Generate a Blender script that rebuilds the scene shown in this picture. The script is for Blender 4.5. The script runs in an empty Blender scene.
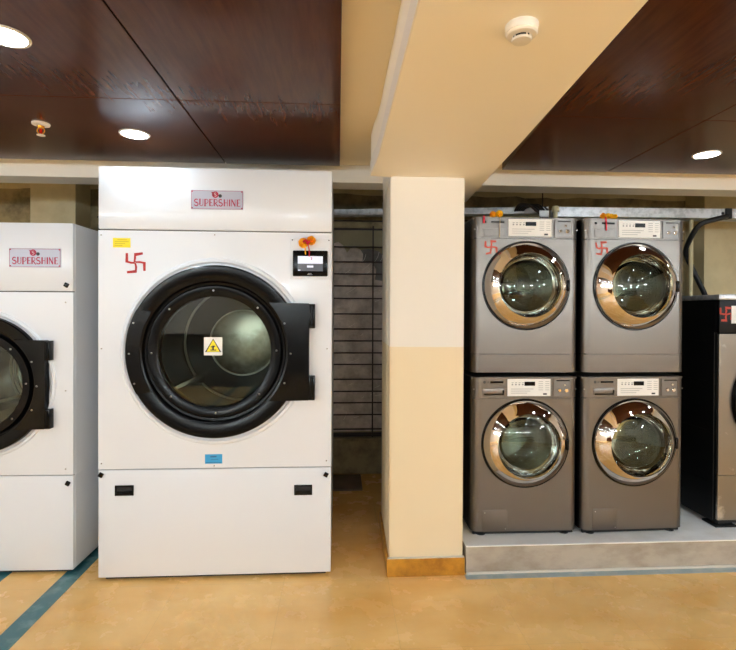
import bpy, bmesh, math, random
from mathutils import Vector, Matrix
random.seed(7)
C = bpy.context.scene.collection
PI = math.pi
sc = bpy.context.scene

# ------------------------------------------------------------------ materials
def lin(c):
    out = []
    for v in c:
        v /= 255.0
        out.append(v / 12.92 if v <= 0.04045 else ((v + 0.055) / 1.055) ** 2.4)
    return tuple(out) + (1.0,)

def mat(name, col, rough=0.5, metal=0.0, emit=0.0, coat=0.0, spec=None, noise=None, bump=None):
    """noise=(scale, col2, lo, hi, stretch) mixes a second colour; bump=(scale, strength, stretch)"""
    m = bpy.data.materials.new(name); m.use_nodes = True
    nt = m.node_tree; N = nt.nodes; L = nt.links
    b = N['Principled BSDF']
    b.inputs['Base Color'].default_value = lin(col)
    b.inputs['Roughness'].default_value = rough
    b.inputs['Metallic'].default_value = metal
    if coat:
        b.inputs['Coat Weight'].default_value = coat
        b.inputs['Coat Roughness'].default_value = 0.06
    if spec is not None:
        b.inputs['Specular IOR Level'].default_value = spec
    if emit:
        b.inputs['Emission Color'].default_value = lin(col)
        b.inputs['Emission Strength'].default_value = emit
    def coords(stretch):
        tc = N.new('ShaderNodeTexCoord'); mp = N.new('ShaderNodeMapping')
        mp.inputs['Scale'].default_value = stretch
        L.new(tc.outputs['Object'], mp.inputs['Vector'])
        return mp.outputs['Vector']
    if noise:
        s, c2, lo, hi, st = noise
        nz = N.new('ShaderNodeTexNoise'); nz.inputs['Scale'].default_value = s
        nz.inputs['Detail'].default_value = 6; nz.inputs['Roughness'].default_value = 0.6
        L.new(coords(st), nz.inputs['Vector'])
        r = N.new('ShaderNodeMapRange'); r.inputs['From Min'].default_value = lo; r.inputs['From Max'].default_value = hi
        L.new(nz.outputs['Fac'], r.inputs['Value'])
        mx = N.new('ShaderNodeMix'); mx.data_type = 'RGBA'
        mx.inputs['A'].default_value = lin(col); mx.inputs['B'].default_value = lin(c2)
        L.new(r.outputs['Result'], mx.inputs['Factor'])
        L.new(mx.outputs['Result'], b.inputs['Base Color'])
    if bump:
        s, k, st = bump
        nz = N.new('ShaderNodeTexNoise'); nz.inputs['Scale'].default_value = s
        nz.inputs['Detail'].default_value = 5
        L.new(coords(st), nz.inputs['Vector'])
        bp = N.new('ShaderNodeBump'); bp.inputs['Strength'].default_value = k; bp.inputs['Distance'].default_value = 0.01
        L.new(nz.outputs['Fac'], bp.inputs['Height'])
        L.new(bp.outputs['Normal'], b.inputs['Normal'])
    return m

def glass_mat(name, tint=(225, 230, 226), ior=1.45, boost=0.0):
    m = bpy.data.materials.new(name); m.use_nodes = True
    nt = m.node_tree; N = nt.nodes; L = nt.links
    N.remove(N['Principled BSDF'])
    t = N.new('ShaderNodeBsdfTransparent'); t.inputs['Color'].default_value = lin(tint)
    g = N.new('ShaderNodeBsdfGlossy'); g.inputs['Roughness'].default_value = 0.0
    fr = N.new('ShaderNodeFresnel'); fr.inputs['IOR'].default_value = ior
    ad = N.new('ShaderNodeMath'); ad.operation = 'ADD'; ad.inputs[1].default_value = boost; ad.use_clamp = True
    mx = N.new('ShaderNodeMixShader')
    L.new(fr.outputs['Fac'], ad.inputs[0]); L.new(ad.outputs[0], mx.inputs['Fac'])
    L.new(t.outputs[0], mx.inputs[1]); L.new(g.outputs[0], mx.inputs[2])
    L.new(mx.outputs[0], N['Material Output'].inputs['Surface'])
    return m

def floor_mat():
    m = bpy.data.materials.new('ochre polished stone'); m.use_nodes = True
    nt = m.node_tree; N = nt.nodes; L = nt.links; b = N['Principled BSDF']
    tc = N.new('ShaderNodeTexCoord')
    def nz(scale, detail, rough, stretch=(1, 1, 1), dist=0.0):
        mp = N.new('ShaderNodeMapping'); mp.inputs['Scale'].default_value = stretch
        mp.inputs['Rotation'].default_value = (0, 0, 0.5)
        n = N.new('ShaderNodeTexNoise'); n.inputs['Scale'].default_value = scale
        n.inputs['Detail'].default_value = detail; n.inputs['Roughness'].default_value = rough
        n.inputs['Distortion'].default_value = dist
        L.new(tc.outputs['Object'], mp.inputs['Vector']); L.new(mp.outputs['Vector'], n.inputs['Vector'])
        return n.outputs['Fac']
    def rng(v, lo, hi, t0=0, t1=1):
        r = N.new('ShaderNodeMapRange')
        for k, x in (('From Min', lo), ('From Max', hi), ('To Min', t0), ('To Max', t1)): r.inputs[k].default_value = x
        L.new(v, r.inputs['Value']); return r.outputs['Result']
    def mix(f, a, bb):
        x = N.new('ShaderNodeMix'); x.data_type = 'RGBA'
        L.new(f, x.inputs['Factor'])
        for k, v in (('A', a), ('B', bb)):
            if isinstance(v, tuple): x.inputs[k].default_value = lin(v)
            else: L.new(v, x.inputs[k])
        return x.outputs['Result']
    base = mix(rng(nz(1.6, 5, 0.6, (1, 2.2, 1)), 0.35, 0.68), (248, 202, 128), (232, 176, 96))
    base = mix(rng(nz(7, 8, 0.7, (1, 1.8, 1), 0.8), 0.52, 0.75, 0, 0.55), base, (240, 196, 128))
    base = mix(rng(nz(22, 8, 0.75, (1, 2.5, 1), 1.2), 0.60, 0.72, 0, 0.6), base, (222, 190, 146))
    base = mix(rng(nz(5, 4, 0.5, (1, 1, 1), 1.5), 0.64, 0.80, 0, 0.25), base, (170, 128, 78))
    # stone tile joints, 0.61 m
    sx = N.new('ShaderNodeSeparateXYZ'); L.new(tc.outputs['Object'], sx.inputs[0])
    joints = []
    for k, off in (('X', 0.31), ('Y', 0.12)):
        a = N.new('ShaderNodeMath'); a.operation = 'ADD'; a.inputs[1].default_value = 20 * 0.61 + off
        L.new(sx.outputs[k], a.inputs[0])
        md = N.new('ShaderNodeMath'); md.operation = 'PINGPONG'; md.inputs[1].default_value = 0.305
        L.new(a.outputs[0], md.inputs[0])
        joints.append(rng(md.outputs[0], 0.0008, 0.0022, 1, 0))
    mxx = N.new('ShaderNodeMath'); mxx.operation = 'MAXIMUM'
    L.new(joints[0], mxx.inputs[0]); L.new(joints[1], mxx.inputs[1])
    ml = N.new('ShaderNodeMath'); ml.operation = 'MULTIPLY'; ml.inputs[1].default_value = 0.22
    L.new(mxx.outputs[0], ml.inputs[0])
    base = mix(ml.outputs[0], base, (150, 104, 52))
    L.new(base, b.inputs['Base Color'])
    L.new(rng(nz(6, 4, 0.6), 0.3, 0.7, 0.16, 0.34), b.inputs['Roughness'])
    bp = N.new('ShaderNodeBump'); bp.inputs['Strength'].default_value = 0.05; bp.inputs['Distance'].default_value = 0.01
    L.new(nz(9, 3, 0.5), bp.inputs['Height']); L.new(bp.outputs['Normal'], b.inputs['Normal'])
    return m

def column_mat():
    m = mat('two tone cream paint', (236, 226, 206), 0.55)
    nt = m.node_tree; N = nt.nodes; L = nt.links; b = N['Principled BSDF']
    tc = N.new('ShaderNodeTexCoord'); sx = N.new('ShaderNodeSeparateXYZ'); L.new(tc.outputs['Object'], sx.inputs[0])
    nz = N.new('ShaderNodeTexNoise'); nz.inputs['Scale'].default_value = 14
    L.new(tc.outputs['Object'], nz.inputs['Vector'])
    ad = N.new('ShaderNodeMath'); ad.operation = 'MULTIPLY_ADD'; ad.inputs[1].default_value = 0.006
    L.new(nz.outputs['Fac'], ad.inputs[0]); L.new(sx.outputs['Z'], ad.inputs[2])
    r = N.new('ShaderNodeMapRange'); r.inputs['From Min'].default_value = 1.373; r.inputs['From Max'].default_value = 1.378
    L.new(ad.outputs[0], r.inputs['Value'])
    mx = N.new('ShaderNodeMix'); mx.data_type = 'RGBA'
    mx.inputs['A'].default_value = lin((232, 214, 178)); mx.inputs['B'].default_value = lin((234, 228, 216))
    L.new(r.outputs['Result'], mx.inputs['Factor']); L.new(mx.outputs['Result'], b.inputs['Base Color'])
    return m

M = {}
M['white'] = mat('white enamel', (228, 231, 235), 0.28, coat=0.15, bump=(1.3, 0.05, (1, 1, 1)))
M['black'] = mat('black plastic', (8, 8, 8), 0.2, spec=0.16)
M['black_matt'] = mat('matt black', (9, 9, 9), 0.6)
M['blackside'] = mat('black side panel', (8, 8, 9), 0.4, spec=0.2)
M['chrome'] = mat('chrome', (222, 214, 206), 0.045, 1.0)
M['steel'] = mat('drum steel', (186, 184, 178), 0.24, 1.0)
M['steel_dark'] = mat('dark drum steel', (84, 84, 82), 0.28, 1.0)  # darker tone than the other drum steel
M['disc'] = mat('polished drum disc', (232, 224, 206), 0.32, 1.0, noise=(5, (150, 140, 120), 0.4, 0.65, (1, 1, 1)))
M['silver'] = mat('silver metallic panel', (112, 106, 100), 0.33, 0.9, bump=(3, 0.02, (1, 1, 1)))
M['silver_dark'] = mat('silver recess', (120, 116, 112), 0.35, 0.8)
M['stainless'] = mat('scuffed stainless', (146, 139, 131), 0.34, 0.95, noise=(6, (200, 193, 184), 0.58, 0.68, (1, 1, 1)))
M['galv'] = mat('galvanised steel', (196, 196, 196), 0.4, 0.75, noise=(20, (168, 168, 168), 0.45, 0.6, (1, 1, 1)))
M['screw'] = mat('screw steel', (176, 172, 166), 0.3, 0.9)
M['glass'] = glass_mat('door glass', (232, 238, 234), 1.42)
M['glass_dark'] = glass_mat('washer door glass', (226, 234, 227), 1.45)
M['floor'] = floor_mat()
M['teal'] = mat('teal marble strip', (52, 104, 108), 0.2, noise=(9, (110, 150, 150), 0.5, 0.72, (1, 1, 1)))
M['teal_grey'] = mat('worn teal strip', (150, 164, 164), 0.35, noise=(12, (178, 182, 174), 0.45, 0.65, (1, 1, 1)))
M['wood'] = mat('dark stained veneer', (82, 47, 28), 0.2, spec=0.15, noise=(5.0, (64, 36, 21), 0.3, 0.7, (8, 0.8, 1)))
M['cream'] = mat('cream ceiling paint', (250, 243, 230), 0.6)
M['ceil'] = mat('tan ceiling paint', (236, 218, 182), 0.6)
M['beam_highlight'] = mat('beam edge highlight', (240, 234, 226), 0.5)
M['wall'] = mat('cream wall paint', (222, 208, 168), 0.65, noise=(2.5, (196, 180, 138), 0.4, 0.7, (1, 1, 1)))
M['roomwall'] = mat('pale wall paint', (238, 230, 216), 0.6)
M['rough'] = mat('bare render', (166, 150, 112), 0.85, noise=(6, (112, 100, 74), 0.4, 0.65, (1, 1, 1)), bump=(18, 0.4, (1, 1, 1)))
M['column'] = column_mat()
M['ochre'] = mat('ochre stone skirting', (196, 138, 44), 0.3, noise=(10, (150, 98, 26), 0.4, 0.66, (1, 1, 1)))
M['grout'] = mat('pale grout', (206, 198, 184), 0.8)
M['concrete'] = mat('bare concrete', (178, 167, 151), 0.75, noise=(5, (146, 134, 117), 0.42, 0.68, (1, 1, 2)), bump=(14, 0.25, (1, 1, 1)))
M['concrete_top'] = mat('brightened concrete', (250, 246, 240), 0.6, noise=(4, (236, 230, 220), 0.45, 0.7, (1, 1, 1)))  # tone raised to make up for weak light on the plinth top
M['lamp'] = mat('lit lamp', (224, 241, 255), 0.5, emit=54.0)
M['tube'] = mat('fill tube glow', (224, 241, 255), 0.5, emit=165.0)
M['plastic'] = mat('white plastic', (232, 226, 216), 0.4)
M['red'] = mat('red paint', (176, 34, 30), 0.6)
M['orange_red'] = mat('vermilion powder', (176, 58, 40), 0.8)
M['magenta'] = mat('crimson print', (170, 30, 62), 0.5)
M['plate'] = mat('silver nameplate', (176, 177, 190), 0.35, 0.1)
M['yellow'] = mat('yellow sticker', (246, 224, 20), 0.5)
M['yellow_dk'] = mat('yellow sticker print', (176, 152, 20), 0.5)
M['blue'] = mat('blue sticker', (52, 160, 214), 0.5)
M['blue_dk'] = mat('blue sticker print', (30, 100, 150), 0.5)
M['paper'] = mat('white sticker', (240, 238, 232), 0.5)
M['greytext'] = mat('grey print', (150, 150, 150), 0.6)
M['darktext'] = mat('dark print', (50, 50, 52), 0.6)
M['screen_w'] = mat('screen white', (214, 220, 240), 0.4, emit=0.22)
M['screen_g'] = mat('screen grey', (66, 68, 74), 0.4, emit=0.3)
M['marigold'] = mat('marigold petals', (255, 200, 26), 0.7, noise=(40, (250, 146, 4), 0.4, 0.6, (1, 1, 1)))
M['marigold_y'] = mat('yellow petals', (255, 216, 26), 0.7, noise=(40, (252, 186, 8), 0.4, 0.6, (1, 1, 1)))
M['thread'] = mat('red thread', (196, 20, 48), 0.8)
M['straw'] = mat('straw', (176, 150, 104), 0.8)
M['cable'] = mat('black cable', (12, 12, 13), 0.45)
M['pipe'] = mat('cream pipe', (214, 196, 150), 0.5)
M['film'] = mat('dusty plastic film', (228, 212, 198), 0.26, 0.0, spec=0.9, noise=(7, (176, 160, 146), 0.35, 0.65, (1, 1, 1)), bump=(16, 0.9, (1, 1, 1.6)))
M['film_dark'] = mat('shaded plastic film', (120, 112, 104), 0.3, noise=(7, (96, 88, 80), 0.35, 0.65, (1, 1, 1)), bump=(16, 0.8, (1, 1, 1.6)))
M['crease'] = mat('film crease', (232, 222, 208), 0.3)
M['ring'] = mat('bright drum ring', (236, 230, 216), 0.38, 0.35)
M['pane'] = mat('painted pane', (150, 138, 100), 0.35, noise=(3, (120, 108, 78), 0.4, 0.7, (1, 1, 1)))
M['bar'] = mat('rusty grille bar', (52, 38, 30), 0.6)
M['slab'] = mat('grey stone slab', (120, 104, 88), 0.5, noise=(6, (92, 78, 64), 0.4, 0.7, (1, 1, 1)))
M['glassbulb'] = mat('red glass bulb', (214, 40, 20), 0.15)
M['brass'] = mat('brass', (224, 160, 50), 0.3, 0.8)
M['masonry'] = mat('block joints', (74, 64, 46), 0.9)

# ------------------------------------------------------------------ mesh helpers
def BM(): return bmesh.new()

def add_box(bm, x0, x1, y0, y1, z0, z1, bev=0.0, seg=2):
    t = BM() if bev else bm
    vs = [t.verts.new(p) for p in ((x0, y0, z0), (x1, y0, z0), (x1, y1, z0), (x0, y1, z0),
                                   (x0, y0, z1), (x1, y0, z1), (x1, y1, z1), (x0, y1, z1))]
    for f in ((0, 3, 2, 1), (4, 5, 6, 7), (0, 1, 5, 4), (1, 2, 6, 5), (2, 3, 7, 6), (3, 0, 4, 7)):
        t.faces.new([vs[i] for i in f])
    if bev:
        bmesh.ops.bevel(t, geom=t.edges[:], offset=bev, segments=seg, profile=0.5, affect='EDGES')
        join(bm, t)
    return bm

def join(bm, t, mtx=None):
    mp = {}
    for v in t.verts: mp[v] = bm.verts.new(mtx @ v.co if mtx else v.co)
    for f in t.faces: bm.faces.new([mp[v] for v in f.verts])
    t.free()

def add_lathe(bm, prof, cx=0, cy=0, cz=0, axis='Y', n=72, closed=False):
    """prof = [(r, a)]: radius and position along the axis"""
    rings = []
    for r, a in prof:
        if r < 1e-6:
            rings.append([bm.verts.new(_ax(axis, 0, 0, a, cx, cy, cz))])
        else:
            rings.append([bm.verts.new(_ax(axis, r * math.cos(2 * PI * k / n), r * math.sin(2 * PI * k / n), a, cx, cy, cz)) for k in range(n)])
    pairs = list(zip(rings, rings[1:]))
    if closed: pairs.append((rings[-1], rings[0]))
    for A, B in pairs:
        for k in range(n):
            a0 = A[k % len(A)]; a1 = A[(k + 1) % len(A)]; b0 = B[k % len(B)]; b1 = B[(k + 1) % len(B)]
            q = []
            for v in (a0, a1, b1, b0):
                if v not in q: q.append(v)
            if len(q) > 2: bm.faces.new(q)
    return bm

def _ax(axis, u, v, a, cx, cy, cz):
    if axis == 'Y': return (cx + u, cy + a, cz + v)
    if axis == 'Z': return (cx + u, cy + v, cz + a)
    return (cx + a, cy + u, cz + v)

def add_prism(bm, pts, y0, y1, plane='XZ'):
    """polygon extruded: XZ polygons along Y, XY polygons along Z"""
    def P(p, d): return (p[0], d, p[1]) if plane == 'XZ' else (p[0], p[1], d)
    A = [bm.verts.new(P(p, y0)) for p in pts]; B = [bm.verts.new(P(p, y1)) for p in pts]
    bm.faces.new(A); bm.faces.new(B[::-1])
    n = len(pts)
    for i in range(n): bm.faces.new((A[i], B[i], B[(i + 1) % n], A[(i + 1) % n]))
    return bm

def add_plate_hole(bm, x0, x1, z0, z1, cx, cz, r, y0, y1, n=96):
    """rectangular sheet with a round hole, faces at y0 and y1"""
    ang = [2 * PI * k / n for k in range(n)]
    for X, Z in ((x0, z0), (x1, z0), (x1, z1), (x0, z1)):
        ang.append(math.atan2(Z - cz, X - cx) % (2 * PI))
    ang = sorted(set(round(a, 6) for a in ang))
    def outer(a):
        c, s = math.cos(a), math.sin(a); t = 1e9
        if c > 1e-9: t = min(t, (x1 - cx) / c)
        if c < -1e-9: t = min(t, (x0 - cx) / c)
        if s > 1e-9: t = min(t, (z1 - cz) / s)
        if s < -1e-9: t = min(t, (z0 - cz) / s)
        return (cx + c * t, cz + s * t)
    R = []
    for y in (y0, y1):
        O = [bm.verts.new((outer(a)[0], y, outer(a)[1])) for a in ang]
        I = [bm.verts.new((cx + r * math.cos(a), y, cz + r * math.sin(a))) for a in ang]
        R.append((O, I))
    m = len(ang)
    for k in range(m):
        j = (k + 1) % m
        (O, I), (O2, I2) = R
        bm.faces.new((O[k], O[j], I[j], I[k])); bm.faces.new((O2[k], I2[k], I2[j], O2[j]))
        bm.faces.new((I[k], I[j], I2[j], I2[k])); bm.faces.new((O[k], O2[k], O2[j], O[j]))
    return bm

def add_tube(bm, pts, r, n=10, cap=True):
    pts = [Vector(p) for p in pts]; rings = []
    up = Vector((0.13, 0.31, 0.94))
    for i, p in enumerate(pts):
        d = (pts[min(i + 1, len(pts) - 1)] - pts[max(i - 1, 0)]).normalized()
        a = d.cross(up)
        if a.length < 1e-4: a = d.cross(Vector((1, 0, 0)))
        a.normalize(); b = d.cross(a).normalized()
        rings.append([bm.verts.new(p + r * (math.cos(2 * PI * k / n) * a + math.sin(2 * PI * k / n) * b)) for k in range(n)])
    for A, B in zip(rings, rings[1:]):
        for k in range(n): bm.faces.new((A[k], A[(k + 1) % n], B[(k + 1) % n], B[k]))
    if cap: bm.faces.new(rings[0][::-1]); bm.faces.new(rings[-1])
    return bm

def smooth_path(pts, k=6):
    pts = [Vector(p) for p in pts]; out = []
    P = [pts[0]] + pts + [pts[-1]]
    for i in range(1, len(P) - 2):
        for s in range(k):
            t = s / k; a, b, c, d = P[i - 1], P[i], P[i + 1], P[i + 2]
            out.append(0.5 * ((2 * b) + (c - a) * t + (2 * a - 5 * b + 4 * c - d) * t * t + (3 * b - a - 3 * c + d) * t ** 3))
    out.append(pts[-1]); return out

def add_ribbon(bm, pts, w, y, th=0.0012):
    """flat brush stroke in the XZ plane, front face at y"""
    pts = [Vector((p[0], p[1])) for p in pts]; L_ = []; R_ = []
    for i, p in enumerate(pts):
        a = pts[max(i - 1, 0)]; b = pts[min(i + 1, len(pts) - 1)]
        d = b - a
        if d.length < 1e-9: d = Vector((1, 0))
        d.normalize(); nrm = Vector((-d.y, d.x)); s = 1.0
        if 0 < i < len(pts) - 1:
            d1 = (p - a).normalized(); c = max(0.5, abs(d1.dot(d))); s = 1 / c
        ww = w[i] if isinstance(w, (list, tuple)) else w
        L_.append(p + nrm * ww * 0.5 * s); R_.append(p - nrm * ww * 0.5 * s)
    F = [[bm.verts.new((q.x, yy, q.y)) for q in S] for yy in (y, y + th) for S in (L_, R_)]
    for i in range(len(pts) - 1):
        bm.faces.new((F[0][i], F[0][i + 1], F[1][i + 1], F[1][i]))
        bm.faces.new((F[2][i], F[3][i], F[3][i + 1], F[2][i + 1]))
        bm.faces.new((F[0][i], F[2][i], F[2][i + 1], F[0][i + 1]))
        bm.faces.new((F[1][i], F[1][i + 1], F[3][i + 1], F[3][i]))
    bm.faces.new((F[0][0], F[1][0], F[3][0], F[2][0])); bm.faces.new((F[0][-1], F[2][-1], F[3][-1], F[1][-1]))
    return bm

def obj(name, bm, m, parent=None, smooth=35, loc=None):
    bmesh.ops.recalc_face_normals(bm, faces=bm.faces[:])
    me = bpy.data.meshes.new(name); bm.to_mesh(me); bm.free()
    for p in me.polygons: p.use_smooth = True
    me.set_sharp_from_angle(angle=math.radians(smooth))
    me.materials.append(m if not isinstance(m, str) else M[m])
    o = bpy.data.objects.new(name, me); C.objects.link(o)
    if parent: o.parent = parent
    if loc: o.location = loc
    return o

def part(name, bm, m, parent, label=None, **k):
    o = obj(name, bm, m, parent, **k)
    if label: o['label'] = label
    return o

def tag(o, label, cat, group=None):
    o['label'] = label; o['category'] = cat
    if group: o['group'] = group
    return o

def thing(name, label, cat, loc=(0, 0, 0), rotz=0, group=None):
    o = bpy.data.objects.new(name, None); C.objects.link(o)
    o.empty_display_size = 0.1; o.location = loc; o.rotation_euler = (0, 0, rotz)
    return tag(o, label, cat, group)

def struct(name, bm, m, parent=None, **k):
    o = obj(name, bm, m, parent, **k)
    if not parent: o['kind'] = 'structure'
    return o

def bx(*a, **k): return add_box(BM(), *a, **k)

# ------------------------------------------------------------------ the setting
XL, XR, YF, YB = -4.6, 4.7, -4.4, 4.87
ZC = 2.635
struct('floor', bx(XL, XR, YF, YB + 0.4, -0.1, 0.0), 'floor')
struct('trim_1', bx(-1.632, -1.523, YF, YB, 0.0002, 0.0016), 'teal')
struct('trim_2', bx(-2.066, -1.957, YF, YB, 0.0002, 0.0016), 'teal')
struct('trim_3', bx(0.765, XR, 2.905, 2.962, 0.0002, 0.0016), 'teal_grey')
struct('wall_left', bx(XL - 0.12, XL, YF, YB, 0, ZC + 0.3), 'roomwall')
struct('wall_right', bx(XR, XR + 0.12, YF, YB, 0, ZC + 0.3), 'roomwall')
struct('wall_front', bx(XL, XR, YF - 0.12, YF, 0, ZC + 0.1), 'roomwall')
struct('added_wainscot', bx(XL, XR, YF, YF + 0.03, 0.0, 1.15), 'wood')          # unseen dark wainscot, added to darken reflections
struct('reflection_door', bx(-0.75, 0.45, YF + 0.031, YF + 0.06, 0.0, 2.1, 0.004, 1), 'wood')  # unseen door, added as a dark shape for chrome and glass to reflect
# rear wall with the window opening
WX0, WX1, WZ0, WZ1 = -2.27, 0.66, 0.36, 2.40
b = BM()
add_box(b, XL, WX0, YB, YB + 0.2, 0, 2.95)
add_box(b, WX1, XR, YB, YB + 0.2, 0, 2.95)
add_box(b, WX0, WX1, YB, YB + 0.2, 0, WZ0 - 0.03)
add_box(b, WX0, WX1, YB, YB + 0.2, WZ1, 2.95)
struct('wall_back', b, 'rough')
# plaster pier beside the left window edge and the pier in the right corner
b = bx(-2.72, -2.334, 4.60, YB, 0, 2.95); struct('wall_back_left', b, 'wall')
b = bx(3.505, XR, 4.60, YB, 0, 2.95); struct('wall_back_right', b, 'wall')
# upper plaster band on the rear wall, ragged lower edge
b = BM(); pts = []
x = XL
while x < XR:
    pts.append((x, 2.725 + random.uniform(-0.012, 0.012))); x += random.uniform(0.06, 0.2)
pts += [(XR, 2.725), (XR, 2.95), (XL, 2.95)]
add_prism(b, pts, YB - 0.012, YB); struct('trim_4', b, 'wall')
# block joints in the bare render right of the column
b = BM()
for z in (0.5, 0.72, 0.94, 1.16, 1.38, 1.6, 1.82, 2.04, 2.26, 2.48):
    add_box(b, WX1 + 0.03, 3.38, YB - 0.003, YB + 0.001, z, z + 0.012)
for i, x in enumerate((0.95, 1.4, 1.85, 2.3, 2.75, 3.2)):
    for j, z in enumerate((0.5, 0.94, 1.38, 1.82, 2.26)):
        add_box(b, x + 0.2 * (j % 2), x + 0.2 * (j % 2) + 0.011, YB - 0.003, YB + 0.001, z, z + 0.22)
struct('trim_5', b, 'masonry')

# ceilings
struct('ceiling', bx(XL, XR, YF, 3.80, ZC, ZC + 0.1), 'ceil')
struct('ceiling_rear', bx(XL, XR, 3.80, YB + 0.2, 2.80, 2.9), 'wall')
struct('trim_6', bx(XL, XR, 3.60, 3.80, 2.51, ZC), 'cream')        # soffit beam over the machines
# dark veneer ceiling panels, laid as boards with open joints
def boards(name, xs, ys):
    b = BM()
    for x0, x1 in zip(xs, xs[1:]):
        for y0, y1 in zip(ys, ys[1:]):
            add_box(b, x0 + 0.0035, x1 - 0.0035, y0 + 0.0025, y1 - 0.0025, 2.585, ZC, 0.002, 1)
    add_box(b, xs[0] + 0.03, xs[-1] - 0.03, ys[0] + 0.03, ys[-1] - 0.03, 2.60, ZC)
    return struct(name, b, 'wood')
boards('ceiling_panel_left', (-4.4, -3.2, -0.765, 0.012), (-4.2, -2.44, 0.0, 2.44, 3.46))
boards('ceiling_panel_right', (1.905, 4.5), (-4.2, -2.44, 0.05, 2.5, 3.46))
b = BM(); lx = lambda y: 1.148 - (3.46 - y) * 0.093 if y > 1.0 else 0.92      # board cut to follow the beam
for y0, y1 in ((2.503, 3.46), (1.0, 2.498), (-2.438, 0.998)):
    add_prism(b, [(lx(y0), y0), (1.9015, y0), (1.9015, y1), (lx(y1), y1)], 2.585, ZC, 'XY')
add_box(b, 1.16, 1.93, -2.4, 3.42, 2.60, ZC)
struct('ceiling_panel_right_edge', b, 'wood')

# deep ceiling beam carried by the column
ZB = 2.387
bpts = [(0.21, YF), (0.21, 2.55), (0.206, 2.68), (0.196, 2.80), (0.192, 2.967), (0.31, 2.985), (0.32, 3.60), (0.93, 3.60), (0.863, 2.306), (0.797, 1.256), (0.775, 0.8), (0.775, YF)]
struct('trim_7', add_prism(BM(), bpts, ZB, ZC, 'XY'), 'cream')
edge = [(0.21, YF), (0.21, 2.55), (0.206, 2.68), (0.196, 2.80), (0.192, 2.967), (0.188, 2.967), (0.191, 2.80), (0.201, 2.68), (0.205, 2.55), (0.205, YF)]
struct('beam_highlight_band', add_prism(BM(), edge, ZB + 0.001, ZB + 0.085, 'XY'), 'beam_highlight')  # pale band standing in for light caught on the beam edge
# column
cpts = [(0.31, 2.967), (0.757, 2.967), (0.757, 3.67), (0.325, 3.67)]
b = add_prism(BM(), cpts, 0.0, ZB, 'XY')
bmesh.ops.bevel(b, geom=[e for e in b.edges if abs(e.verts[0].co.z - e.verts[1].co.z) > 1], offset=0.008, segments=2, affect='EDGES')
struct('column', b, 'column')
b = BM(); add_box(b, 0.296, 0.766, 2.953, 2.966, 0.0, 0.107, 0.002, 1)
add_prism(b, [(0.296, 2.966), (0.309, 2.966), (0.324, 3.67), (0.311, 3.67)], 0.0, 0.107, 'XY')
struct('baseboard_column', b, 'ochre')
b = BM(); add_box(b, 0.300, 0.763, 2.955, 2.9665, 0.107, 0.114)
struct('trim_9', b, 'grout')
# concrete plinth
b = BM()
add_box(b, 0.776, XR, 2.966, YB - 0.015, 0.0, 0.164)
struct('plinth', b, 'concrete')
b = bx(0.776, XR, 2.962, YB - 0.015, 0.164, 0.171, 0.002, 1); struct('trim_10', b, 'concrete_top')
b = bx(0.776, XR, 2.954, 2.966, 0.0, 0.016, 0.003, 1); struct('trim_11', b, 'grout')

# ---- window at the back
win = obj('window_1', bx(WX0, WX1, YB + 0.05, YB + 0.056, WZ0, WZ1), 'pane'); win['kind'] = 'structure'
fr = BM()
for x in (WX0, -1.26, -0.40, WX1 - 0.04): add_box(fr, x, x + 0.035, YB + 0.02, YB + 0.05, WZ0, WZ1)
add_box(fr, WX0, WX1, YB + 0.02, YB + 0.05, WZ1 - 0.014, WZ1); add_box(fr, WX0, WX1, YB + 0.02, YB + 0.05, WZ0, WZ0 + 0.035)
struct('window_frame', fr, 'bar', win)
z = WZ0 + 0.10; zs = []
for px in (429.5, 415, 403, 391.6, 379.5, 364.6, 353, 341, 329, 314, 298.5, 286, 274, 262, 247, 221):
    zs.append(1.577 + (312.5 - px) * 4.86 / 500)
for z in zs:
    struct('grille_bar', add_tube(BM(), [(WX0, YB - 0.004, z), (WX1, YB - 0.004, z)], 0.007, 8), 'bar', win)
struct('grille_upright', bx(0.332, 0.346, YB - 0.004, YB + 0.004, WZ0, 2.42), 'bar', win)
struct('window_sill', bx(WX0 - 0.02, WX1 + 0.02, YB - 0.05, YB + 0.19, WZ0 - 0.03, WZ0, 0.004, 1), 'rough', win)
# torn dusty film stretched behind the bars
pts = [(WX0 + 0.05, WZ0 + 0.05), (0.60, WZ0 + 0.05), (0.60, 1.86), (0.42, 1.89), (0.36, 1.90), (0.368, 1.95), (0.372, 2.0), (0.345, 2.045), (0.33, 2.065), (0.262, 2.065), (0.238, 2.08),
       (0.243, 2.15), (0.215, 2.195), (0.16, 2.214), (0.116, 2.204), (0.10, 2.18), (0.086, 2.162), (0.07, 2.19), (0.045, 2.235), (0.0, 2.266), (-0.05, 2.25), (-0.3, 2.27), (-0.8, 2.25), (-1.4, 2.27), (WX0 + 0.05, 2.24)]
b = add_prism(BM(), pts, YB + 0.030, YB + 0.033); struct('window_film', b, 'film', win)
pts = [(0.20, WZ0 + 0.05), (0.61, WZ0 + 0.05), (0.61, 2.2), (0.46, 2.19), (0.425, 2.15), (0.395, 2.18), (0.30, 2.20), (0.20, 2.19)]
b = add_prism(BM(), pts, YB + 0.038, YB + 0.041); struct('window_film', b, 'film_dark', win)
# scuff: a loop of tape and creases in the film
for k in range(26):
    x0 = random.uniform(0.0, 0.44); z0 = random.uniform(0.5, 2.1); a = random.uniform(0.2, 1.3); l = random.uniform(0.03, 0.12)
    struct('film_crease', add_tube(BM(), smooth_path([(x0, YB + 0.029, z0), (x0 + l * 0.5 * math.cos(a) + 0.008, YB + 0.027, z0 + l * 0.5 * math.sin(a)), (x0 + l * math.cos(a), YB + 0.029, z0 + l * math.sin(a))], 4), 0.0022, 5), 'crease', win)

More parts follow.
